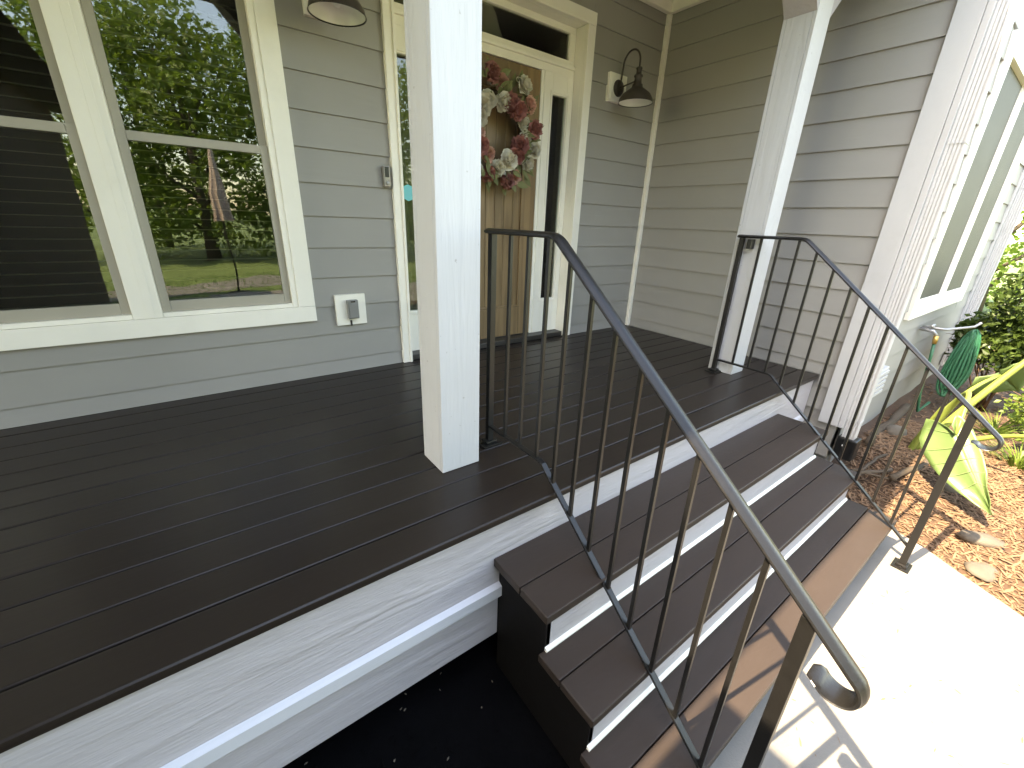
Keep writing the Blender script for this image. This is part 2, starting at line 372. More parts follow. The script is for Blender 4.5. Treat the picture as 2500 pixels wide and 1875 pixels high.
# sheathing with openings: build as separate rectangles around the window and doorway
WIN = (-2.14, -.549, .372, 2.22); DOOR = (0.0, 1.665, -.05, 2.459)
mb = MB()
for (a, b, z0, z1) in [(WX0, WIN[0]+.1, -.05, 2.75), (WIN[0]+.1, WIN[1]-.1, -.05, WIN[2]+.08), (WIN[0]+.1, WIN[1]-.1, WIN[3]-.08, 2.75),
                       (WIN[1]-.1, DOOR[0]+.05, -.05, 2.75), (DOOR[0]+.05, DOOR[1]-.08, DOOR[3]-.07, 2.75), (DOOR[1]-.08, XC, -.05, 2.75)]:
    mb.box(a, b, .018, .12, z0, z1)
wall = mb.build('wall', 'siding', house)
def partial(axis_fn, a, b, z0, h, zlo, zhi, parent, m, depth=.017):
    f = lambda z: depth * (z - z0) / (h + .02)
    MB().prism([axis_fn(p, q) for p, q in [(f(zlo), zlo), (depth + .004, zlo), (depth + .004, zhi), (f(zhi), zhi)]], 0, a, b).build('siding_board', m, parent)
def span_list(z0, z1):
    cuts = []
    if z1 > WIN[2] + .004 and z0 < WIN[3] - .004: cuts.append((WIN[0], WIN[1]))
    if z1 > DOOR[2] and z0 < DOOR[3] - .004: cuts.append((DOOR[0], DOOR[1]))
    xs = WX0; out = []
    for a, b in cuts:
        out.append((xs, a)); xs = b
    out.append((xs, XC - .03)); return out
for k in range(0, 16):
    z0 = 0.0 if k == 0 else Z1 + (k - 1) * E_; h = Z1 if k == 0 else E_
    for a, b in span_list(z0, z0 + h):
        # split courses that meet the window or door head at part height
        top = h
        MB().prism(lap(z0, top), 0, a, b).build('siding_board', 'siding', wall)
    for (wa, wb, wl, wh) in (WIN, DOOR):
        if z0 < wl < z0 + h and wl > 0: partial(lambda p, q: (p, q), wa, wb, z0, h, z0, wl, wall, 'siding')
        if z0 < wh < z0 + h: partial(lambda p, q: (p, q), wa, wb, z0, h, wh, z0 + h + .01, wall, 'siding')
# patches where a course is only partly covered by the trim are hidden by the trim boards' own width
rwall = MB().box(XC + .018, XC + .12, YF + .03, .05, -.62, 2.75).build('wall', 'siding_y', house)
for k in range(-3, 16):
    z0 = 0.0 if k == 0 else Z1 + (k - 1) * E_; h = Z1 if k == 0 else E_
    if k == 0: z0 = Z1 - E_; h = E_
    ya = YR - .004; yb = -.03 if k > 0 else -D + .03
    p = [(XC + a, b) for a, b in lap(z0, h)]
    if k == 0:
        MB().prism([(y, z) for y, z in p], 1, ya, -D - .004).build('siding_board', 'siding_y', rwall)
        MB().prism([(XC + a, b) for a, b in lap(0.002, Z1)], 1, -D - .002, -.03).build('siding_board', 'siding_y', rwall)
    elif z0 > -.36: MB().prism(p, 1, ya, yb).build('siding_board', 'siding_y', rwall)
# inside corner trim, corner boards
MB().box(XC - .032, XC + .006, -.032, .006, .002, 2.66).build('corner_trim', 'trim', house, .004)
MB().box(XC - .016, XC + .01, -2.032, YR, -.345, 2.72).build('corner_board', 'trim_c', house, .003)
MB().box(XC - .016, XC + .14, YF - .016, -2.034, -.345, 2.72).build('corner_board', 'trim_c', house, .003)
# crown boards under the porch ceiling
MB().box(-5.2, XC - .002, -.045, .0, 2.66, 2.735).build('crown_board', 'trim', house, .006)
MB().box(XC - .045, XC, -2.0, -.047, 2.66, 2.735).build('crown_board', 'trim', house, .006)
# projecting room: front wall
FX1 = 6.1
WIN2 = (3.27, 5.33, .385, 2.18)
mb = MB()
for a, b, z0, z1 in [(XC + .121, WIN2[0]+.1, -.9, 2.75), (WIN2[1]-.1, FX1, -.9, 2.75), (WIN2[0]+.1, WIN2[1]-.1, -.9, WIN2[2]+.06), (WIN2[0]+.1, WIN2[1]-.1, WIN2[3]-.06, 2.75)]:
    mb.box(a, b, YF + .018, YF + .12, z0, z1)
fwall = mb.build('wall', 'siding', house)
for k in range(-2, 16):
    z0 = Z1 + (k - 1) * E_; segs = [(XC + .142, FX1 - .14)]
    if z0 + E_ > WIN2[2] + .004 and z0 < WIN2[3] - .004: segs = [(XC + .142, WIN2[0]), (WIN2[1], FX1 - .14)]
    if z0 < WIN2[2] < z0 + E_: partial(lambda p, q: (YF + p, q), WIN2[0], WIN2[1], z0, E_, z0, WIN2[2], fwall, 'siding')
    if z0 < WIN2[3] < z0 + E_: partial(lambda p, q: (YF + p, q), WIN2[0], WIN2[1], z0, E_, WIN2[3] + .03, z0 + E_ + .01, fwall, 'siding')
    for a, b in segs:
        if z0 > -.38: MB().prism([(YF + p, q) for p, q in lap(z0, E_)], 0, a, b).build('siding_board', 'siding', fwall)
MB().box(FX1 - .138, FX1 + .02, YF - .016, YF + .01, -.45, 2.72).build('corner_board', 'trim_c', house, .003)
MB().box(FX1 + .001, FX1 + .02, YF + .012, YF + .14, -.45, 2.72).build('corner_board', 'trim_c', house, .003)
MB().box(FX1 - .1, FX1, YF + .13, 5.5, -.9, 2.75).build('wall', 'siding_y', house)
MB().box(XC + .05, FX1 - .01, YF + .03, YF + .16, -1.0, -.36).build('foundation', 'concrete', house)

MB().box(-5.2, XC + .02, .0005, 5.4, -.4, -.0045).build('floor_slab', 'interior', house)
MB().box(-5.2, FX1 - .11, 5.4, 5.5, -.9, 2.75).build('wall', 'siding', house)
MB().box(-5.3, -5.2, -.0, 5.5, -.9, 2.75).build('wall', 'siding_y', house)
MB().box(-5.2, FX1 - .11, 0.13, 5.39, 2.76, 2.80).build('upper_ceiling', 'ceiling', house)
# ---- double-hung twin window left of the door
def window_unit(win, Y, mull, glass, n_slats, parent_name='window', wmat='sash', screened=False):
    x0, x1, z0, z1 = win
    w = MB().box(x0, x1, Y - .022, Y + .014, z0, z0 + .092).build(parent_name, 'trim', house, .003)      # bottom casing carries the unit
    T = .092
    MB().box(x0, x0 + T, Y - .022, Y + .014, z0 + .0925, z1 - T).build('casing', 'trim', w, .003)
    MB().box(x1 - T, x1, Y - .022, Y + .014, z0 + .0925, z1 - T).build('casing', 'trim', w, .003)
    MB().box(x0 - .0, x1 + .0, Y - .024, Y + .014, z1 - T + .0005, z1 + .03).build('casing', 'trim', w, .003)
    ma, mb_ = mull
    MB().box(ma, mb_, Y - .016, Y + .10, z0 + .093, z1 - T).build('mullion', 'trim', w, .003)
    MB().box((ma+mb_)/2 - .003, (ma+mb_)/2 + .028, Y - .0185, Y - .015, z0 + .094, z1 - T - .001).build('mullion_bead', 'trim', w, .001)
    for a, b in ((x0 + T, ma), (mb_, x1 - T)):
        zb = z0 + .0935; zt = z1 - T; zm = (1.282 + 1.322) / 2 if zt > 1.6 and Y > -1 else (zb + zt) / 2
        # brick-mould frame
        fa = .002 if a == mb_ else .030; fb = .002 if b == ma else .030
        MB().box(a, a + fa, Y - .012, Y + .10, zb, zt).build('frame', 'trim', w, .002)
        MB().box(b - fb, b - .0, Y - .012, Y + .10, zb, zt).build('frame', 'trim', w, .002)
        MB().box(a + fa + .001, b - fb - .001, Y - .010, Y + .10, zb, zb + .022).build('sill', 'trim', w, .002)
        a2, b2 = a + fa + .001, b - fb - .001
        if screened:
            MB().box(a2, a2 + .02, Y + .004, Y + .02, zb + .0225, zt).build('screen_frame', 'trim', w, .002)
            MB().box(b2 - .02, b2, Y + .004, Y + .02, zb + .0225, zt).build('screen_frame', 'trim', w, .002)
            MB().box(a2 + .0205, b2 - .0205, Y + .004, Y + .02, zb + .0225, zb + .045).build('screen_frame', 'trim', w, .002)
            MB().box(a2 + .015, b2 - .015, Y + .010, Y + .013, zb + .04, zt).build('screen', 'screen', w)
        for lo, hi, yy in () if screened else ((zb + .0225, zm + .02, Y + .012), (zm - .02, zt - .002, Y + .040)):
            s = .036; bot = .056 if lo < zm - .1 else .040
            MB().box(a2, a2 + s, yy, yy + .026, lo, hi).build('sash', wmat, w, .002)
            MB().box(b2 - s, b2, yy, yy + .026, lo, hi).build('sash', wmat, w, .002)
            MB().box(a2 + s + .0005, b2 - s - .0005, yy, yy + .026, lo, lo + bot).build('sash', wmat, w, .003)
            MB().box(a2 + s + .0005, b2 - s - .0005, yy, yy + .026, hi - .04, hi).build('sash', wmat, w, .003)
            MB().box(a2 + s - .006, b2 - s + .006, yy + .011, yy + .014, lo + bot - .006, hi - .034).build('pane', glass, w)
        for i in range(n_slats):
            zz = zt - .05 - i * .0515
            if zz < zb + .03: break
            pr = [(Y + .105, zz - .002), (Y + .105, zz + .001), (Y + .135, zz + .002), (Y + .135, zz - .001)]
            MB().prism([(p, q) for p, q in pr], 0, a + .03, b - .04).build('blind_slat', 'blind', w)
    # room box behind, its darkness put into the colour
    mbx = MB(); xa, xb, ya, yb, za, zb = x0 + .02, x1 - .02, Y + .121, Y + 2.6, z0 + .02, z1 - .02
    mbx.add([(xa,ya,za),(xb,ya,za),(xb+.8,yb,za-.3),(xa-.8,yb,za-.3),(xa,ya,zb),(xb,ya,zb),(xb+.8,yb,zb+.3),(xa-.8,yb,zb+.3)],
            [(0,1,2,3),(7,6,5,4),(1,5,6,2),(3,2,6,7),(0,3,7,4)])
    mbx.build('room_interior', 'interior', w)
    return w
w1 = window_unit(WIN, 0, (-1.404, -1.286), 'glass', 40)
tag(w1, 'twin double-hung window with blinds beside the door')
w2 = window_unit(WIN2, YF, (4.25, 4.34), 'glass2', 0, 'window', 'trim', True)
# ---- doorway
DX0, DX1 = .060, 1.580
frame = MB().box(DX1, DOOR[1], -.022, .014, .002, 2.377).build('door_casing', 'trim', house, .003)
MB().box(DOOR[0], DX0, -.022, .014, .002, 2.377).build('casing_board', 'trim', frame, .003)
MB().box(DOOR[0], DOOR[1], -.0235, .014, 2.3775, DOOR[3]).build('casing_board', 'trim', frame, .003)
for x0, x1 in ((DX0 - .012, DX0 + .004), (DX1 - .004, DX1 + .012)):
    MB().box(x0, x1, -.034, -.0225, .003, 2.372).build('casing_bead', 'trim', frame, .003)
MB().box(DX0 - .012, DX1 + .012, -.034, -.024, 2.3735, 2.389).build('casing_bead', 'trim', frame, .003)
MB().box(DX1 + .0005, DX1 + .03, .0145, .16, .002, 2.376).build('jamb', 'trim', frame)
MB().box(DX0 - .03, DX0 - .0005, .0145, .16, .002, 2.376).build('jamb', 'trim', frame)
MB().box(DX0, DX1, .0145, .16, 2.377, 2.40).build('jamb', 'trim', frame)
# threshold
MB().box(DX0 + .001, DX1 - .001, .0, .16, .003, .045).build('threshold', 'sill', frame, .006)
YD = .10
# transom
tr = MB().box(DX0 + .001, DX1 - .001, YD - .005, YD + .06, 2.055, 2.105).build('transom', 'trim', house, .003)
MB().box(DX0 + .002, DX1 - .002, YD - .020, YD + .05, 2.1055, 2.13).build('transom_bar', 'trim', tr, .005)
MB().box(DX0 + .002, DX1 - .002, YD, YD + .05, 2.1305, 2.165).build('frame', 'trim', tr, .003)
MB().box(DX0 + .002, DX1 - .002, YD, YD + .05, 2.335, 2.376).build('frame', 'trim', tr, .003)
MB().box(DX0 + .002, DX0 + .062, YD, YD + .05, 2.1655, 2.3345).build('frame', 'trim', tr, .003)
MB().box(DX1 - .060, DX1 - .002, YD, YD + .05, 2.1655, 2.3345).build('frame', 'trim', tr, .003)
MB().box(DX0 + .055, DX1 - .055, YD + .02, YD + .024, 2.16, 2.34).build('pane', 'glass2', tr)
MB().box(DX0 + .02, DX1 - .02, YD + .07, YD + .075, 2.1, 2.42).build('shade_cloth', 'curtain', tr)  # pale panel added behind the glass to brighten the transom
# sidelights
def sidelight(xa, xb, ga, gb):
    s = MB().box(xa, ga, YD - .01, YD + .045, .046, 2.054).build('sidelight', 'trim', house, .003)
    MB().box(gb, xb, YD - .01, YD + .045, .046, 2.054).build('stile', 'trim', s, .003)
    MB().box(ga + .0005, gb - .0005, YD - .01, YD + .045, .046, .352).build('bottom_panel', 'trim', s, .003)
    MB().box(ga + .0005, gb - .0005, YD - .01, YD + .045, 1.918, 2.054).build('top_rail', 'trim', s, .003)
    for a, b, c, d in ((ga-.022, ga-.008, .33, 1.94), (gb+.008, gb+.022, .33, 1.94), (ga-.0075, gb+.0075, .325, .34), (ga-.0075, gb+.0075, 1.928, 1.943)):
        MB().box(a, b, YD - .018, YD - .0102, c, d).build('glazing_bead', 'trim', s, .002)
    MB().box(ga - .003, gb + .003, YD + .01, YD + .014, .34, 1.925).build('pane', 'glass2', s)
    v = []; f = []; nn = 60
    for i in range(nn + 1):
        t = i / nn; x = ga - .02 + t * (gb - ga + .04); y = YD + .075 + .010 * math.sin(t * 31) + .006 * math.sin(t * 17 + 1)
        v += [(x, y, .2), (x, y, 2.0)]
    f = [(2*i, 2*i+2, 2*i+3, 2*i+1) for i in range(nn)]
    raw('curtain', v, f, 'curtain', s, True)
    return s
sl = sidelight(1.283, DX1 - .002, 1.369, 1.517); sr = sidelight(DX0 + .002, .361, .103, .275)
for xa, xb in ((1.2545, 1.2825), (.3615, .390)):
    MB().box(xa, xb, YD - .004, YD + .05, .046, 2.054).build('jamb_post', 'trim', frame, .002)
# wooden door
door = MB().box(.392, 1.2525, YD + .034, YD + .05, .05, 2.05).build('front_door', 'door', house)
tag(door, 'stained oak door with grooved vertical planks')
MB().box(.393, .520, YD, YD + .034, .052, 2.048).build('stile', 'door', door, .004)
MB().box(1.125, 1.252, YD, YD + .034, .052, 2.048).build('stile', 'door', door, .004)
MB().box(.5205, 1.1245, YD, YD + .034, 1.87, 2.048).build('top_rail', 'door', door, .004)
MB().box(.5205, 1.1245, YD, YD + .034, .052, .30).build('bottom_rail', 'door', door, .004)
npl = 7; pw = (1.1245 - .5205) / npl
for i in range(npl):
    MB().box(.5205 + i * pw + .001, .5205 + (i + 1) * pw - .001, YD + .014, YD + .033, .301, 1.869).build('plank', 'door', door, .005)
for a, b, c, d in ((.521, .536, .301, 1.869), (1.109, 1.124, .301, 1.869)):
    MB().box(a, b, YD - .004, YD + .013, c, d).build('panel_molding', 'door', door, .004)
MB().box(.5365, 1.1085, YD - .004, YD + .013, 1.853, 1.868).build('panel_molding', 'door', door, .004)
MB().box(.5365, 1.1085, YD - .004, YD + .013, .302, .317).build('panel_molding', 'door', door, .004)
MB().lathe([(0, .0), (.028, .0), (.028, -.012), (.014, -.018), (.012, -.04), (.026, -.05), (.028, -.066), (.0, -.075)], (.455, YD, .95), 18, axis=1).build('door_knob', 'bronze', door)
MB().box(.3925, 1.252, YD - .006, YD + .033, .0455, .0515).build('door_sweep', 'sill', door)
MB().box(.2, 1.5, .25, .27, .0, 2.5).build('entry_interior', 'interior', house)
# alarm sticker in the left sidelight
tag(MB().lathe([(0, .0085), (.052, .0085), (.052, .0098), (0, .0098)], (.155, YD, 1.15), 8, False, axis=1).build('window_sticker', 'teal'),
    'teal eight-sided sticker on the sidelight glass behind the post', 'sticker')

# ================================================================== porch roof
roof = empty('porch_roof', (0, -1.4, 2.45), 'porch roof with white ceiling and beam carried by the posts', 'roof')
for i, x in enumerate(np.arange(-5.2, XC - .05, .145)):
    pass
nb = 14; bw = 2.0 / nb
for i in range(nb):
    MB().box(-5.2, XC - .002, -.002 - (i + 1) * bw + .001, -.002 - i * bw - .001, 2.736, 2.755).build('ceiling_board', 'ceiling', roof, .003)
MB().box(-5.2, XC - .05, -1.455, -1.285, 2.42, 2.734).build('beam', 'trim_x', roof, .004)
MB().box(-5.2, XC - .02, -2.03, -2.005, 2.56, 2.76).build('fascia', 'trim_x', roof, .003)
MB().add([(-6,-2.05,2.62),(6.4,-2.05,2.62),(6.4,2.5,4.2),(-6,2.5,4.2),(-6,-2.05,2.70),(6.4,-2.05,2.70),(6.4,2.5,4.29),(-6,2.5,4.29)],
         [(3,2,1,0),(4,5,6,7),(0,1,5,4),(1,2,6,5),(2,3,7,6),(3,0,4,7)]).build('roof_slope', 'shingle', roof)
MB().add([(-6,2.5,4.2),(6.4,2.5,4.2),(6.4,6,2.7),(-6,6,2.7),(-6,2.5,4.29),(6.4,2.5,4.29),(6.4,6,2.79),(-6,6,2.79)],[(3,2,1,0),(4,5,6,7),(0,1,5,4),(1,2,6,5),(2,3,7,6),(3,0,4,7)]).build('rear_slope', 'shingle', roof)
wing = empty('house_wing', (-4, -5, -.86), 'projecting wing of the house shading the left of the porch', 'building')  # added out of view to block sun and sky from the left
MB().add([(-6.6,-9.2,2.55),(-2.06,-9.2,2.55),(-2.06,-2.09,2.55),(-6.6,-2.09,2.55),(-4.3,-9.2,4.2),(-4.3,-2.09,4.2)],
         [(0,3,2,1),(1,2,5,4),(3,0,4,5),(0,1,4),(2,3,5)]).build('gable_slope', 'shingle', wing)
MB().box(-6.3, -2.6, -8.9, -2.35, -.86, 2.549).build('wall', 'timber', wing)  # dark colour keeps this added wall black in the mirrored panes
MB().box(-2.62, -2.585, -2.37, -2.34, -.8, 2.54).build('corner_board', 'trim', wing)

# ================================================================== porch deck
deck = empty('porch_deck', (0, -.9, -.6), 'dark brown painted plank porch floor with white fascia', 'porch')
nbd = 13; w = .1435
for i in range(nbd):
    y1 = -D + i * w; y0 = y1 + w - .005
    if y1 > -.02: break
    o = MB().box(-5.2, XC - .004, y1 + (0 if i else 0), min(y0, -.004), -.034, 0.0).build('deck_board', 'deck', deck, .007 if i else .011, seg=3)
    if i: o.location.z = random.uniform(-.0012, .0008)
MB().box(-5.2, XC - .004, -D + .03, .0, -.09, -.036).build('joist_layer', 'stringer', deck)
YFA = -D + .022
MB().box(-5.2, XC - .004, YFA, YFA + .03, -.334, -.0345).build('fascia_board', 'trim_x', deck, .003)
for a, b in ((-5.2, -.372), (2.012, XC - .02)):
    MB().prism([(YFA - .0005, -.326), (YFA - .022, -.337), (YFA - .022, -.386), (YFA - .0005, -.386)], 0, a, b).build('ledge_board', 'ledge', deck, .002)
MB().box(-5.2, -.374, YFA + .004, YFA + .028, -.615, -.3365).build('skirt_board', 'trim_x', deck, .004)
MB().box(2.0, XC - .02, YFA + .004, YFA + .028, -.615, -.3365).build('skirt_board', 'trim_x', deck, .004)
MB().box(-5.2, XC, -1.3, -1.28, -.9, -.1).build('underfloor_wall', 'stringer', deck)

# ---- steps
steps = empty('porch_steps', (.8, -2.2, -.797), 'brown painted wooden steps with white risers down to the walk', 'steps')
SX0, SX1 = -.404, 2.008
fr = [-2.109, -2.339, -2.572]; bk = [YFA - .001, -2.082, -2.312]
for k in range(3):
    z = -.199 * (k + 1); jt = [-1.962, -2.192, -2.432][k]
    MB().box(SX0, SX1, fr[k], jt - .002, z - .036, z).build('tread_board', 'tread', steps, .006, seg=3)
    MB().box(SX0, SX1, jt + .002, bk[k], z - .036, z - .0005).build('tread_board', 'tread', steps, .004)
    ry = fr[k] + .026
    if k < 2:
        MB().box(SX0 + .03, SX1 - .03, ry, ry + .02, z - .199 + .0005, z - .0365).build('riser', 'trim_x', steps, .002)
        MB().prism([(ry - .0005, z - .1985), (ry - .0005, z - .183), (ry - .007, z - .185), (ry - .012, z - .192), (ry - .012, z - .1985)], 0, SX0 + .026, SX1 - .026).build('riser_molding', 'trim', steps)
    else:
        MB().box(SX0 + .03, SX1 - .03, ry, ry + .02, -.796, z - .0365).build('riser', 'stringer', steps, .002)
for xa, xb in ((SX0 + .028, SX0 + .048), (SX1 - .048, SX1 - .028)):
    pr = [(YFA - .002, -.236), (-2.083, -.236), (-2.083, -.435), (-2.313, -.435), (-2.313, -.634), (-2.546, -.634), (-2.546, -.796), (YFA - .002, -.796)]
    MB().prism(pr, 0, xa, xb).build('stringer', 'stringer', steps)

# ---- posts
def porch_post(x0, x1, y0, y1, label, braces):
    p = empty('porch_post', ((x0 + x1) / 2, (y0 + y1) / 2, 0), label, 'post', 'white porch posts')
    t = .021
    MB().box(x0 + t + .001, x1 - t - .001, y0 + t + .001, y1 - t - .001, .001, 2.419).build('core', 'trim_z', p)
    MB().box(x0, x1, y0, y0 + t, .001, 2.419).build('face_board', 'trim_z', p, .003)
    MB().box(x0, x1, y1 - t, y1, .001, 2.419).build('face_board', 'trim_z', p, .003)
    MB().box(x0, x0 + t, y0 + t + .0008, y1 - t - .0008, .001, 2.419).build('face_board', 'trim_z', p, .002)
    MB().box(x1 - t, x1, y0 + t + .0008, y1 - t - .0008, .001, 2.419).build('face_board', 'trim_z', p, .002)
    for sgn, xa in ((-1, x0), (1, x1)):
        q = [(xa, 2.135), (xa + sgn * .25, 2.4185), (xa + sgn * .11, 2.4185), (xa, 2.29)]
        MB().add([(x, y, z) for y in (y0 + .003, y1 - .003) for x, z in q], [(0,1,2,3),(7,6,5,4),(0,4,5,1),(1,5,6,2),(2,6,7,3),(3,7,4,0)]).build('knee_brace', 'trim_x', p, .003)
    return p
porch_post(-.434, -.257, -1.4575, -1.279, 'thick white wooden porch post standing free in front of the door and wreath', True)
porch_post(1.9177, 2.0866, -1.4613, -1.282, 'white wooden porch post close to the grey return wall and its corner trim', True)

# ================================================================== railings
def railing(x, label):
    r = empty('stair_railing', (x, -2.0, 0), label, 'railing', 'black iron stair railings')
    # moulded cap rail, sloping down and ending in a curled lamb's-tongue
    slope = (.954 - .093) / (2.797 - 1.734)
    path = [(-1.320, .950), (-1.70, .950), (-1.718, .948), (-1.735, .941), (-1.750, .930)]
    ys, zs = -1.750, .930; ye = -2.782; ze = zs - slope * (ys - ye)
    for i in range(1, 13): path.append((ys + (ye - ys) * i / 12, zs + (ze - zs) * i / 12))
    ang = math.atan2(-slope, -1)      # heading in (y,z)
    hd = math.atan2(slope, 1)
    # curl under: turn clockwise when seen from +x, radius shrinking
    cy, cz = ye, ze; th = math.pi + hd
    R_ = .036; nst = 24; tot = math.radians(188)
    y, z = ye, ze
    sc = [(1, 1)] * len(path)
    for i in range(nst):
        th_mid = th + tot * (i + .5) / nst
        ds = R_ * tot / nst * (1.0 if i < 17 else 1.15)
        y += math.cos(th_mid) * ds; z += math.sin(th_mid) * ds
        path.append((y, z)); k = (i + 1) / nst
        sc.append((1 + .42 * k, 1 - .5 * k))
    for i in range(2):
        th2 = th + tot - .5 * (i + 1)
        y += math.cos(th2) * .012; z += math.sin(th2) * .012
        path.append((y, z)); sc.append((1.25 - .4 * i, .45))
    prof = [(-.020, 0.0), (-.0215, .004), (-.0195, .0075), (-.0145, .009), (-.011, .0125), (-.004, .0145), (.004, .0145), (.011, .0125), (.0145, .009), (.0195, .0075), (.0215, .004), (.020, 0.0), (.012, -.004), (-.012, -.004)]
    prof = [(w * 1.22, h * 1.1) for w, h in prof]
    MB().sweep_x(path, prof, x, sc).build('handrail', 'iron', r, auto=True)
    def top_z(y): return .946 if y > -1.715 else .930 - slope * (-1.750 - y) - .004
    def bot_z(y): return .094 if y > -1.725 else .094 - .805 * (-1.725 - y)
    bp_ = [(-1.345, .094), (-1.715, .094), (-1.735, .088)] + [(y, bot_z(y)) for y in np.linspace(-1.77, -2.66, 8)]
    MB().sweep_x(bp_, [(-.0125, 0), (-.0125, .006), (-.010, .008), (.010, .008), (.0125, .006), (.0125, 0), (.009, -.004), (-.009, -.004)], x).build('bottom_rail', 'iron', r)
    yb = [-1.470, -1.579, -1.692] + [-1.692 - .1085 * i for i in range(1, 9)]
    for y in yb:
        MB().box(x - .0068, x + .0068, y - .0068, y + .0068, bot_z(y) + .004, top_z(y) + .003).build('baluster', 'iron', r, .001, seg=1)
    MB().box(x - .0135, x + .0135, -1.3585, -1.3315, .0, .949).build('newel_post', 'iron', r, .002)
    MB().box(x - .0165, x + .0165, -2.690, -2.657, -.796, top_z(-2.674) + .002).build('newel_post', 'iron', r, .002)
    for y, z in ((-1.345, .0), (-2.674, -.797)):
        MB().box(x - .052, x + .052, y - .04, y + .04, z + .0005, z + .009).build('base_plate', 'iron', r, .002)
        MB().box(x - .03, x + .03, y - .026, y + .026, z + .0095, z + .024).build('base_collar', 'iron', r, .005)
        for sx in (-.04, .04):
            MB().lathe([(0, .016), (.006, .016), (.006, .0092), (0, .0092)], (x + sx, y, z), 6, False).build('anchor_bolt', 'iron', r)
    return r
rail_a = railing(-.129, 'black iron stair railing beside the thick post on the open side of the steps')
rail_b = railing(1.880, 'black iron stair railing along the mulch bed and downspout side of the steps')
MB().box(1.868, 1.9174, -1.415, -1.385, .88, .94).build('wall_bracket', 'black_plastic', rail_b, .004)

# ================================================================== wall lamps
def wall_lamp(x, z, label):
    """z = rim height"""
    L = empty('wall_lamp', (x, 0, z), label, 'lamp', 'bronze barn lamps by the door')
    yb = -.022; yc = -.222
    MB().box(x - .098, x + .108, yb, .014, z + .035, z + .235).build('mounting_block', 'trim', L, .004)
    MB().box(x - .082, x + .092, yb - .006, yb - .0002, z + .050, z + .220).build('mounting_panel', 'trim', L, .003)
    zc = z + .135; xo = x + .005
    MB().lathe([(.0, -.022), (.030, -.021), (.052, -.014), (.060, 0), (.060, .006), (0, .006)], (xo, yb - .0065, zc), 28, axis=1).build('backplate', 'bronze', L)
    # gooseneck
    pts = []
    for i in range(6): pts.append((xo, yb - .025 - .002 * i, zc + .03 + i * .022))
    y0 = yb - .035; r = (y0 - yc) / 2; zt = zc + .14
    for i in range(0, 17):
        a = math.pi * i / 16; pts.append((xo, (y0 + yc) / 2 + r * math.cos(a), zt + r * 1.15 * math.sin(a)))
    pts.append((xo, yc, z + .225))
    MB().tube(pts, .0072, 10).build('gooseneck_arm', 'bronze', L)
    MB().tube([(xo, yb - .02, zc), (xo, yc + .015, zc + .018)], .006, 8).build('brace_rod', 'bronze', L)
    shade = [(0.0110, .240), (0.0220, .238), (0.0242, .228), (0.0198, .220), (0.0209, .190), (0.0330, .186), (0.0341, .176), (0.0253, .170), (0.0308, .130), (0.0407, .124), (0.0418, .116), (0.0440, .105), (0.0732, .085), (0.1074, .060), (0.1269, .030), (0.1342, .004), (0.1366, .0), (0.1330, .0), (0.1305, .004)]
    MB().lathe(shade, (xo, yc, z), 40).build('lamp_shade', 'bronze', L)
    inn = [(0.1303, .0045), (0.1232, .029), (0.1037, .058), (0.0708, .082), (0.0385, .098), (0.0000, .100)]
    MB().lathe(inn, (xo, yc, z), 40).build('shade_lining', 'enamel', L)
    MB().lathe([(0, .03), (.014, .034), (.024, .048), (.026, .062), (.016, .085), (.014, .098), (0, .098)], (xo, yc, z), 20).build('bulb', 'bulb', L)
    return L
wall_lamp(1.965, 1.905, 'dark barn lamp on white block between the door trim and the inside corner')
wall_lamp(-.315, 1.905, 'dark barn lamp between the twin window and the door, bowl seen from below')

# ---- outlet, doorbell
ob = empty('outlet_box', (-.335, 0, .325), 'grey weatherproof outlet box on a white block low on the siding', 'outlet')
MB().box(-.430, -.241, -.020, .012, .325, .520).build('mounting_block', 'trim', ob, .002)
MB().box(-.364, -.297, -.055, -.0205, .368, .488).build('cover', 'grey_plastic', ob, .005)
MB().box(-.357, -.304, -.060, -.0555, .375, .470).build('lid', 'grey_plastic', ob, .003)
MB().box(-.345, -.316, -.0575, -.0552, .475, .484).build('hinge', 'black_plastic', ob, .001)
MB().box(-.350, -.338, -.024, -.0205, .318, .355).build('caulk_gap', 'sill', ob, .001)
db = empty('doorbell', (-.035, 0, 1.165), 'slim grey video doorbell beside the door casing', 'doorbell')
MB().box(-.060, -.018, -.030, .004, 1.168, 1.286).build('case', 'bell', db, .006)
MB().box(-.052, -.026, -.0325, -.0302, 1.222, 1.280).build('camera_window', 'black_plastic', db, .003)
MB().lathe([(0, -.036), (.010, -.036), (.0115, -.033), (.0115, -.030), (0, -.030)], (-.039, 0, 1.190), 20, axis=1).build('button', 'steel', db)

# ---- downspouts
def downspout(x, z0, label):
    d = empty('downspout', (x + .035, YF - .05, z0), label, 'downspout', 'white downspouts')
    n = 9; y0 = YF - .018; y1 = y0 - .078; dx = .078
    def rib(k, a, b): return .0035 if (int(k * 9) % 2) else 0
    prof = []
    for i in range(19):
        t = i / 18; prof.append((x + (.0035 if (i // 2) % 2 and 2 < i < 16 else 0), y0 + (y1 - y0) * t))
    for i in range(13):
        t = i / 12; prof.append((x + dx * t, y1 + (.005 if (i // 2) % 2 and 1 < i < 11 else 0)))
    prof += [(x + dx, y0)]
    MB().prism(prof, 2, z0 + .12, 2.6).build('pipe', 'gutter', d)
    MB().prism([(px * .96 + (x + dx / 2) * .04, py * .96 + (y0 + y1) / 2 * .04) for px, py in prof], 2, z0, z0 + .119).build('outlet_pipe', 'gutter', d)
    for zz in (z0 + .14, 1.5): MB().box(x - .003, x + dx + .003, y1 - .003, y0 - .0005, zz, zz + .003).build('strap', 'gutter', d)
    return d
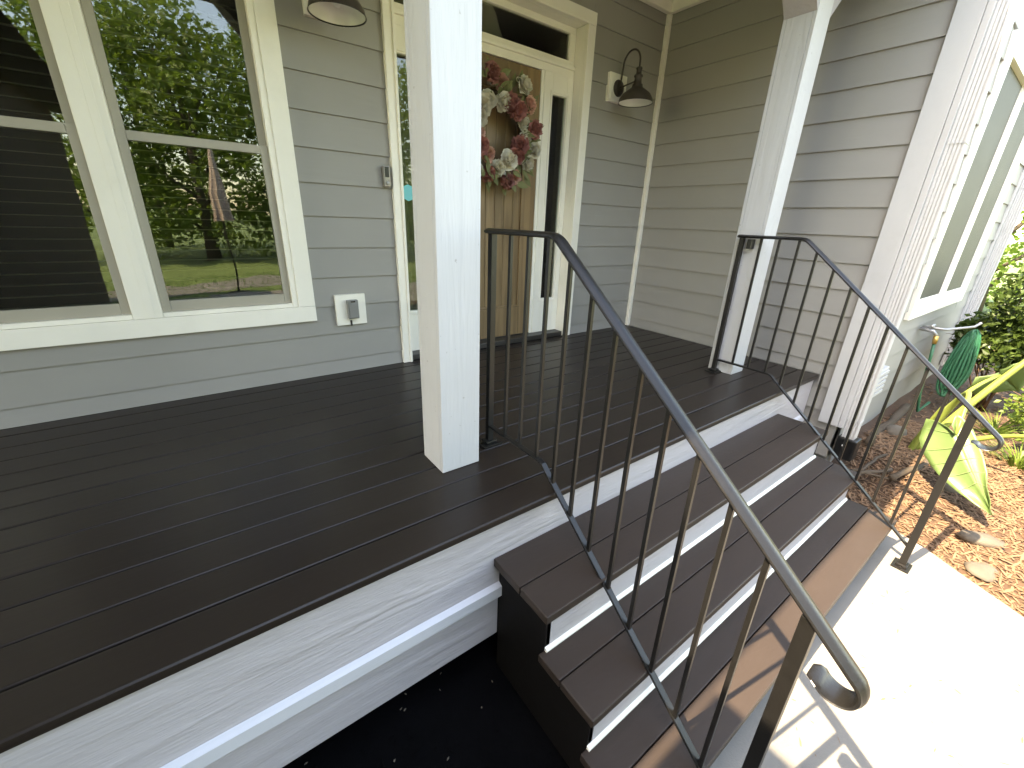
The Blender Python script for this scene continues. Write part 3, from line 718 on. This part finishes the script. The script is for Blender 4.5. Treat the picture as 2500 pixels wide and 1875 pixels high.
downspout(XC + .012, -.415, 'ribbed white downspout at the house corner by the steps')
downspout(FX1 - .09, -.40, 'pale downspout at the far corner beyond the dark window')
db2 = empty('drain_boot', (XC + .05, YF - .06, -.6), 'black plastic drain adapter under the downspout', 'drain')
MB().box(XC - .01, XC + .115, YF - .125, YF - .002, -.58, -.416).build('boot', 'black_plastic', db2, .012)
MB().lathe([(0, .003), (.006, .003), (.006, -.004), (0, -.004)], (XC - .0145, YF - .05, -.47), 10, axis=0).build('screw', 'bulb', db2)
# ---- vent cover low on the front wall
vb = empty('vent_cover', (3.02, YF, -.2), 'white louvred vent cover low on the wall behind the downspout', 'vent')
MB().box(2.86, 3.16, YF - .035, YF + .004, -.19, .035).build('housing', 'gutter', vb, .006)
for i in range(5):
    MB().box(2.88, 3.14, YF - .047, YF - .0355, -.175 + i * .04, -.147 + i * .04).build('louvre', 'gutter', vb, .004)

# ---- faucet and hose
fc = empty('hose_faucet', (4.0, YF, .2), 'metal wall faucet with brass connector on the side wall', 'faucet')
MB().tube([(3.95, YF, .24), (3.95, YF - .09, .235), (3.95, YF - .12, .20)], [.016, .014, .014], 10).build('spout', 'steel', fc)
MB().tube([(3.90, YF - .075, .28), (4.00, YF - .075, .28)], .012, 8).build('handle', 'steel', fc)
MB().tube([(3.95, YF - .12, .20), (3.95, YF - .125, .13)], [.020, .016], 10).build('connector', 'brass', fc)
# rail of the hose hanger, standing out from the wall
hs = empty('garden_hose', (4.2, -2.35, -.5), 'coiled green garden hose hanging on a wall hook below the window', 'hose')
MB().tube([(4.02, YF, .25), (4.05, -2.20, .25), (4.34, -2.33, .27), (4.36, -2.36, .31)], .011, 8).build('hanger', 'steel', hs)
c0 = Vector((4.25, -2.30, -.10)); side = Vector((.62, -.16, -.02)); upv = Vector((0.02, .0, 1))
for i in range(8):
    pts = []; w_ = .013 + .022 * (i % 4) + .004 * (i // 4); h_ = .50 + .02 * ((i * 3) % 5)
    top_ = Vector((4.34 + .05 * (i // 4) + .012 * (i % 4), -2.338 - .006 * (i // 4), .235 - .012 * (i % 3)))
    for k in range(49):
        a = 2 * math.pi * k / 48; t = (1 - math.cos(a)) / 2
        q = top_ + Vector((.35, -.94, 0)) * (w_ * math.sin(a) * (.75 + .5 * t)) + Vector((-.05 * t, .012 * t, -t * h_ * 1.08))
        q += Vector((.006 * math.sin(5 * a + i * 2), .003 * math.cos(4 * a + i), 0)); pts.append(q)
    MB().tube(pts, .0105, 8, cap=False).build('hose_loop', 'hose', hs)
MB().tube([(3.95, YF - .125, .13), (3.94, -2.19, .0), (3.96, -2.21, -.3), (4.0, -2.24, -.5), (4.1, -2.28, -.42)], .0115, 8).build('hose_tail', 'hose', hs)

# ================================================================== wreath
wr = empty('flower_wreath', (.82, .06, 1.22), 'round wreath of cream and pink silk flowers hanging on the wooden door', 'wreath')
WC = Vector((.815, .052, 1.582))
ring = []
for j in range(5):
    pts = [WC + Vector(((.235 + .018 * math.sin(5*a + j)) * math.cos(a), .012 * math.sin(7*a + 2*j) , (.255 + .018 * math.cos(4*a + j)) * math.sin(a))) for a in np.linspace(0, 2*math.pi, 41)]
    MB().tube(pts, .008, 6).build('grapevine_ring', 'vine', wr)
def petal_mesh(n_layers, r, n0, cup, ruffle=.2):
    V = []; F = []
    for l in range(n_layers):
        f = 1 - l / n_layers * .75; npet = max(3, n0 - l)
        for i in range(npet):
            a0 = 2 * math.pi * (i + .5 * (l % 2)) / npet + random.uniform(-.2, .2)
            pr = r * f * random.uniform(.85, 1.1); tilt = cup * (l / max(1, n_layers - 1)) + random.uniform(-.12, .12) + .12; wd = pr * random.uniform(.42, .6)
            k = len(V)
            for (t, ww) in ((0, .25), (.45, 1), (.8, .95), (1, .45)):
                rad = t * pr * math.cos(tilt * t); h = t * pr * math.sin(tilt) + .35 * pr * tilt * t * t
                for sgn in (-1, 0, 1):
                    x = rad; y = sgn * wd * ww; hh = h + abs(sgn) * wd * .35 + random.uniform(-1, 1) * ruffle * pr * .12
                    V.append((x * math.cos(a0) - y * math.sin(a0), -hh - l * r * .06, x * math.sin(a0) + y * math.cos(a0)))
            for q in range(3):
                for s_ in range(2): F.append((k + q*3 + s_, k + q*3 + s_ + 1, k + q*3 + s_ + 4, k + q*3 + s_ + 3))
    return V, F
def place(name, VF, m, c, R3, parent, smooth=True):
    V = np.array(VF[0]) @ np.array(R3.to_3x3()).T + np.array(c); return raw(name, V, VF[1], m, parent, smooth)
def leafVF(l, w, bend=.25):
    V = []; F = []; n = 6
    for i in range(n + 1):
        t = i / n; ww = w * math.sin(math.pi * min(1, t ** .8)) * (1 - .15 * t) + .0005; z = l * t; y = -bend * l * t * t
        V += [(-ww, y - ww * .25, z), (0, y, z), (ww, y - ww * .25, z)]
    for i in range(n):
        for s_ in range(2): F.append((i*3 + s_, i*3 + s_ + 1, i*3 + s_ + 4, i*3 + s_ + 3))
    return V, F
kinds = ['w', 'p', 'w', 'pk', 'p', 'w', 'p', 'pk', 'w', 'p', 'w', 'pk', 'w', 'p', 'w', 'p', 'pk', 'w', 'p', 'w', 'pk', 'p', 'w', 'p', 'w', 'pk', 'p', 'w', 'p', 'w']
for i, kd in enumerate(kinds):
    a = 2 * math.pi * i / len(kinds) + random.uniform(-.12, .12); rr = .25 + (.06 if i % 2 else -.05) + random.uniform(-.03, .03)
    c = WC + Vector((rr * .95 * math.cos(a), -.045 - random.uniform(0, .03), rr * 1.03 * math.sin(a)))
    R3 = Matrix.Rotation(random.uniform(-.5, .5), 4, 'X') @ Matrix.Rotation(random.uniform(-.5, .5), 4, 'Z') @ Matrix.Rotation(random.uniform(0, 6), 4, 'Y')
    if kd == 'w': place('rose', petal_mesh(7, random.uniform(.058, .072), 8, 1.25, .9), 'rose_w', c, R3, wr)
    elif kd == 'p': place('hydrangea', petal_mesh(8, random.uniform(.06, .078), 12, 1.1, 3.0), 'rose_p', c, R3, wr)
    else: place('peony', petal_mesh(6, random.uniform(.05, .062), 9, 1.1, 1.4), 'rose_pk', c, R3, wr)
for i in range(90):
    a = random.uniform(0, 2 * math.pi); rr = .26 + random.uniform(-.08, .09)
    c = WC + Vector((rr * .95 * math.cos(a), -.03 - random.uniform(0, .06), rr * 1.03 * math.sin(a)))
    R3 = Matrix.Rotation(-(a - math.pi / 2) + random.uniform(-1.1, 1.1), 4, 'Y') @ Matrix.Rotation(random.uniform(-.3, .6), 4, 'X')
    place('leaf', leafVF(random.uniform(.07, .12), random.uniform(.017, .028)), 'silk_leaf', c, R3, wr)

# ================================================================== plants
def leaf_cloud(centers, radii, n, size, flat=.5, seed=0):
    """many small folded leaves through ellipsoid clumps"""
    g = np.random.default_rng(seed); V = []; F = []
    w = np.array([r[0] * r[1] * r[2] for r in radii]) ** .67; w /= w.sum()
    cnt = g.multinomial(n, w); out = []
    for c, r, k in zip(centers, radii, cnt):
        d = g.normal(size=(k, 3)); d /= np.linalg.norm(d, axis=1)[:, None]
        rad = g.uniform(.25, 1, k) ** .45 * (1 + .12 * g.normal(size=k))
        out.append(np.array(c) + d * rad[:, None] * np.array(r))
    P = np.concatenate(out); k = len(P)
    az = g.uniform(0, 2*np.pi, k); el = g.normal(0, flat, k)
    u = np.stack([np.cos(az)*np.cos(el), np.sin(az)*np.cos(el), np.sin(el)], 1)
    t = g.normal(size=(k, 3)); s_ = np.cross(u, t); s_ /= np.linalg.norm(s_, axis=1)[:, None]; nn = np.cross(u, s_)
    l = size * g.uniform(.6, 1.3, k)[:, None]
    A = P - u*l*.5; B = P + s_*l*.3 + nn*l*.06; C = P + u*l*.5; Dv = P - s_*l*.3 + nn*l*.06
    V = np.stack([A, B, C, Dv], 1).reshape(-1, 3)
    F = [(4*i, 4*i+1, 4*i+2) for i in range(k)] + [(4*i, 4*i+2, 4*i+3) for i in range(k)]
    return V, F
def tree(x, y, h, r, n, seed, label, size=.16, leafmat='leaf_tree', trunk_r=.14, low=.35, group='yard trees'):
    z0 = -.86; g = random.Random(seed)
    t = empty('leafy_tree', (x, y, z0), label, 'tree', group)
    mb = MB(); bend = [(x + g.uniform(-.25, .25) * k, y + g.uniform(-.25, .25) * k, z0 + h * .75 * k) for k in (0, .25, .5, .75, 1)]
    mb.tube(bend, [trunk_r * 1.25, trunk_r, trunk_r * .8, trunk_r * .55, trunk_r * .25], 9)
    cs = []; rs = []
    for i in range(11):
        a = i * 2.4 + g.uniform(-.4, .4); zz = z0 + h * (low + (1 - low) * ((i + .5) / 11) * .95); k = math.sin(math.pi * min(.95, .18 + (i + .5) / 13)) * r
        c = (x + math.cos(a) * k * .62, y + math.sin(a) * k * .62, zz); cs.append(c); q = r * g.uniform(.36, .55); rs.append((q, q, q * .72))
        zb = z0 + h * (low * .6 + .5 * (i / 11)); bi = Vector((x, y, zb))
        mb.tube([bi, bi.lerp(Vector(c), .5) + Vector((0, 0, .1 * r)), c], [trunk_r * .4, trunk_r * .25, trunk_r * .08], 6)
    mb.build('trunk', 'bark', t)
    V, F = leaf_cloud(cs, rs, n, size, .55, seed); raw('crown', V, F, leafmat, t)
    return t
TR = [(-3.4,-19.5,8.5,3.4), (-.4,-18,8,3.2), (2.6,-20,8.5,3.4), (5.6,-17.5,7.5,3.2), (9.4,-19,8.5,3.4), (-1.8,-25,11,4.2), (5.2,-25,11,4.2)]
LB = ['leafy tree mirrored in the window between the house wing and the closed umbrella', 'leafy tree standing straight behind the closed umbrella',
      'leafy tree beyond the closed umbrella on the driveway side, mirrored in glass', 'rounder low tree beside the driveway, two trees past the umbrella',
      'outermost leafy tree of the row across the driveway', 'tallest tree of the back row, behind the umbrella trees',
      'tall back row tree beyond the low round tree']
for i, (x, y, h, r) in enumerate(TR):
    tree(x, y, h, r, 8000, 40 + i, LB[i], .22, low=.12, trunk_r=.17)
# trees beyond the projecting room
tree(15.5, -1.2, 6.5, 2.6, 9000, 71, 'sunlit leafy tree past the far corner of the house', .15, low=.12, group='trees past the house')
tree(18.5, -4.6, 7.5, 3.0, 8000, 72, 'sunlit leafy tree standing clear behind the shrubs', .17, low=.12, group='trees past the house')
tree(17, 2.6, 7.5, 3.0, 6000, 73, 'leafy tree tucked behind the far side of the house', .17, low=.12, group='trees past the house')

# closed patio umbrella in the yard, seen in the window glass
um = empty('patio_umbrella', (-.35, -9.2, -.835), 'closed beige patio umbrella on the lawn, mirrored in the window', 'umbrella')
MB().tube([(-.35, -9.2, -.86), (-.35, -9.2, 2.32)], .022, 8).build('pole', 'bronze', um)
MB().lathe([(0, .07), (.24, .05), (.25, 0), (0, 0)], (-.35, -9.2, -.86), 20).build('base', 'iron', um)
v = []; f = []; nn = 24
for j in range(9):
    t = j / 8
    for i in range(nn):
        a = 2*math.pi*i/nn; r = (.03 + .15 * t ** .8 - .05 * max(0, t - .75)) * (1 + .28 * (1 if i % 3 == 0 else -.35) * t)
        v.append((-.35 + r*math.cos(a), -9.2 + r*math.sin(a), 2.30 - 1.55 * t))
f = [(j*nn+i, j*nn+(i+1) % nn, (j+1)*nn+(i+1) % nn, (j+1)*nn+i) for j in range(8) for i in range(nn)]
raw('canopy', v, f, 'canvas', um)

# shrubs beside the projecting room
def shrub(name, c, r, n, size, m, seed, label, cat='shrub', flat=.6):
    g = random.Random(seed); zg = bed_z(c[0], c[1])
    t = empty(name, (c[0], c[1], zg), label, cat)
    cs = []; rs = []; mb = MB()
    for i in range(12):
        d = Vector((g.gauss(0, 1), g.gauss(0, 1), g.gauss(.1, .8))); d.normalize()
        q = Vector(c) + Vector((d.x * r[0], d.y * r[1], d.z * r[2])) * g.uniform(.45, .85); cs.append(tuple(q)); k = g.uniform(.3, .5); rs.append((r[0]*k, r[1]*k, r[2]*k*.9))
        b = Vector((c[0] + g.uniform(-.06, .06), c[1] + g.uniform(-.06, .06), zg - .02)); mid = b.lerp(q, .5) + Vector((g.uniform(-.05, .05), g.uniform(-.05, .05), .04))
        mb.tube([b, mid, q, q + d * r[0] * .35], [.011, .008, .005, .002], 5)
    mb.build('stem', 'twig', t)
    V, F = leaf_cloud(cs, rs, n, size, flat, seed); V[:, 1] = np.minimum(V[:, 1], YF - .03) if c[0] < FX1 else V[:, 1]
    raw('foliage', V, F, m, t)
    return t
shrub('evergreen_shrub', (5.0, -2.56, .10), (.50, .36, .66), 6500, .062, 'leaf_dark', 5, 'tall dark evergreen shrub growing against the wall beyond the hose')
shrub('evergreen_shrub', (5.9, -3.0, .02), (.62, .5, .55), 5200, .062, 'leaf_dark', 6, 'dark evergreen shrub farther out past the house corner')
shrub('azalea_bush', (4.65, -2.98, -.38), (.42, .34, .26), 1500, .048, 'leaf_bright', 8, 'sunlit yellow-green azalea bush behind the elephant ear')
shrub('azalea_bush', (3.85, -3.12, -.48), (.34, .24, .2), 900, .046, 'leaf_bright', 9, 'low sunlit azalea bush at the bed edge behind the drooping leaf')

# elephant ear
ear = empty('elephant_ear_plant', (3.3, -2.39, -.62), 'elephant ear plant with thick yellow-green stalks and large drooping leaves in the mulch bed', 'plant')
def bez(p0, p1, p2, n=14):
    p0, p1, p2 = Vector(p0), Vector(p1), Vector(p2)
    return [(p0 * (1-t)**2 + p1 * 2*t*(1-t) + p2 * t*t) for t in np.linspace(0, 1, n)]
def ear_leaf(O, T, Lp, narrow=.86, droop=.1):
    O, T, Lp = Vector(O), Vector(T), Vector(Lp); a = T - O; ln = a.length; ah = a.normalized()
    b = Lp - O; b = b - ah * b.dot(ah); wd = b.length; bh = b.normalized(); nh = ah.cross(bh)
    if nh.z < 0: nh = -nh
    # outline of half the leaf (along, across), lobes behind the stalk joint
    out = [(.0, .0), (-.10, .10), (-.22, .30), (-.27, .52), (-.20, .76), (-.05, .94), (.12, 1.0), (.32, .93), (.52, .74), (.70, .52), (.86, .26), (1.0, .0)]
    V = []; F = []
    nr = 7
    for sg in (1, -1):
        k0 = len(V)
        for i, (u, w_) in enumerate(out):
            # spine point for this rib
            us = max(0.0, (u + .1) * .78 if i < 11 else 1.0) if i else 0
            for j in range(nr):
                t = j / (nr - 1); uu = us + (u - us) * t; ww = w_ * t
                wav = .045 * math.sin(i * 2.4 + sg) * t * t * t + .05 * t * t - .03 * math.sin(math.pi * t)
                dr = -droop * (max(0, uu) ** 2)
                p = O + ah * (uu * ln) + bh * (sg * ww * wd * (1 if sg > 0 else narrow)) + nh * ((wav + dr) * ln - .10 * ln * abs(ww) ** 2)
                V.append(p)
        for i in range(len(out) - 1):
            for j in range(nr - 1):
                q = (k0 + i*nr + j, k0 + i*nr + j + 1, k0 + (i+1)*nr + j + 1, k0 + (i+1)*nr + j); F.append(q)
    lf = raw('leaf_blade', [tuple(v) for v in V], F, 'ear_leaf', ear, True)
    so = lf.modifiers.new('thickness', 'SOLIDIFY'); so.thickness = .0025
    mb = MB(); nh2 = nh * .004
    for sg in (1, -1):
        for i in (2, 4, 6, 7, 8, 9):
            k0 = (0 if sg > 0 else len(out) * nr) + i * nr
            mb.tube([Vector(V[k0 + j]) + nh2 * .6 for j in range(nr)], [.0042 * (1 - .8 * j / nr) for j in range(nr)], 5)
    mb.tube([Vector(V[i * nr]) + nh2 for i in range(len(out))], [.006 * (1 - .8 * i / 12) for i in range(len(out))], 5)
    mb.build('leaf_veins', 'ear_rib', lf)
    return lf
O1 = (2.72, -2.60, -.21)
MB().tube(bez((3.28, -2.385, -.64), (3.30, -2.50, -.05), (2.95, -2.56, .02)) + bez((2.95, -2.56, .02), (2.82, -2.585, -.02), O1, 7)[1:], [.026 - .0009 * i for i in range(20)], 10).build('stalk', 'ear_stalk', ear)
MB().tube(bez((3.32, -2.40, -.64), (3.36, -2.56, -.1), (3.60, -2.86, .50), 16), [.030 - .001 * i for i in range(16)], 10).build('stalk', 'ear_stalk', ear)
MB().tube(bez((3.36, -2.37, -.64), (3.45, -2.45, -.1), (3.95, -2.62, -.02)), [.024 - .001 * i for i in range(14)], 10).build('stalk', 'ear_stalk', ear)
MB().tube(bez((3.24, -2.37, -.64), (3.2, -2.40, -.4), (3.10, -2.46, -.14)), [.024 - .0012 * i for i in range(14)], 10).build('stalk', 'ear_stalk', ear)
ear_leaf(O1, (2.46, -2.875, -.54), (2.72, -2.44, -.33), .42, .16)
ear_leaf((3.60, -2.86, .50), (3.52, -3.3, .42), (3.95, -2.90, .55))
ear_leaf((3.10, -3.02, -.26), (2.95, -3.32, -.46), (3.35, -3.08, -.42))
MB().tube(bez((3.36, -2.42, -.64), (3.4, -2.9, -.15), (3.10, -3.02, -.26)), [.022 - .001 * i for i in range(14)], 10).build('stalk', 'ear_stalk', ear)
ear_leaf((3.95, -2.62, -.02), (4.25, -2.72, -.16), (3.95, -2.48, -.2))

# stones and old timbers in the bed
def stone(x, y, r, seed, label, mname='stone'):
    g = random.Random(seed); bm = bmesh.new(); bmesh.ops.create_icosphere(bm, subdivisions=2, radius=1)
    ph = [g.uniform(0, 6) for _ in range(6)]
    for v in bm.verts:
        p = v.co; k = 1 + .08 * math.sin(2.3*p.x + 2*p.y + ph[0]) + .09 * math.sin(3.1*p.y + ph[1]) + .08 * math.sin(4*p.z + ph[2]) + .06 * math.sin(6*p.x + 5*p.y + ph[3])
        v.co = Vector((p.x * r[0] * k, p.y * r[1] * k, p.z * r[2] * k))
    me = bpy.data.meshes.new('garden_stone'); bm.to_mesh(me); bm.free(); me.polygons.foreach_set('use_smooth', [True] * len(me.polygons))
    me.materials.append(M[mname]); o = bpy.data.objects.new('garden_stone', me); col.objects.link(o)
    o.location = (x, y, bed_z(x, y) + r[2] * .05); o.rotation_euler = (0, 0, g.uniform(0, 3)); tag(o, label, 'stone', 'stones in the mulch bed'); return o
stone(2.86, -2.70, (.10, .06, .04), 1, 'pale stone under the shadow of the drooping leaf')
stone(2.47, -2.91, (.11, .06, .04), 2, 'pale flat stone by the railing scroll shadow')
stone(2.22, -2.96, (.10, .07, .03), 3, 'broad sandy stone near the walk edge')
stone(3.55, -2.47, (.06, .05, .045), 4, 'small pinkish stone at the foot of the elephant ear')
stone(3.45, -2.22, (.13, .07, .05), 5, 'grey stone in the shade below the vent cover')
def timber(name, a, b, r, label):
    a, b = Vector(a), Vector(b); g = random.Random(int(a.x * 100)); pts = [a.lerp(b, t) + Vector((g.uniform(-.015, .015), g.uniform(-.015, .015), g.uniform(-.008, .008))) for t in np.linspace(0, 1, 7)]
    o = MB().tube(pts, [r * g.uniform(.75, 1.1) for _ in pts], 7).build(name, 'timber'); tag(o, label, 'wood', 'old wood in the shaded bed'); return o
timber('edging_timber', (2.95, -2.16, -.56), (4.2, -2.13, -.53), .032, 'weathered edging timber along the foundation')
timber('edging_timber', (2.62, -2.42, -.615), (3.25, -2.52, -.60), .024, 'short rotted timber ending at the plant stalks')
timber('fallen_branch', (2.30, -2.12, -.66), (2.75, -2.36, -.62), .014, 'thin bent branch near the black drain adapter')
timber('fallen_branch', (2.42, -2.05, -.64), (2.66, -2.42, -.63), .011, 'thin straight branch crossing the mulch by the drain')
timber('fallen_branch', (2.5, -2.22, -.62), (3.0, -2.3, -.59), .012, 'thin branch lying toward the edging timber')
# low shade plants and grass tuft near the azaleas
def tuft(x, y, n, h, m, seed, label, spread=.12):
    g = random.Random(seed); V = []; F = []; z = bed_z(x, y)
    for i in range(n):
        a = g.uniform(0, 6.28); l = h * g.uniform(.5, 1.1); o = spread * g.uniform(.1, 1); bx, by = x + math.cos(a) * o * .3, y + math.sin(a) * o * .3
        w = .006 + .004 * g.random(); k = len(V); px, py = -math.sin(a) * w, math.cos(a) * w
        for t in (0, .4, .75, 1):
            q = o * t * t * 2; V += [(bx + math.cos(a)*q + px*(1-t), by + math.sin(a)*q + py*(1-t), z + l*(t - .25*t*t)), (bx + math.cos(a)*q - px*(1-t), by + math.sin(a)*q - py*(1-t), z + l*(t - .25*t*t))]
        F += [(k+2*j, k+2*j+1, k+2*j+3, k+2*j+2) for j in range(3)]
    o = raw('grass_tuft', V, F, m); tag(o, label, 'plant'); return o
tuft(3.75, -2.92, 90, .26, 'leaf_bright', 3, 'bright grassy clump behind the railing scroll', .22)
tuft(4.35, -2.72, 80, .26, 'leaf_bright', 4, 'sunlit grassy clump near the azaleas', .2)
# lawn grass near the reflected strip
pts = rng.uniform([-9, -13, 0], [9, -4.2, 0], (9000, 3)); V = []; F = []
for (x, y, _) in pts:
    if -1.1 < x < 1.6 and y > -9: continue
    a = random.uniform(0, 6.28); k = len(V); h = random.uniform(.05, .11)
    V += [(x - .008, y, -.86), (x + .008, y, -.86), (x + .04 * math.cos(a), y + .04 * math.sin(a), -.86 + h)]; F.append((k, k+1, k+2))
tag(raw('lawn_grass', V, F, 'grass'), 'short green lawn grass around the walkway', 'grass', kind='stuff')
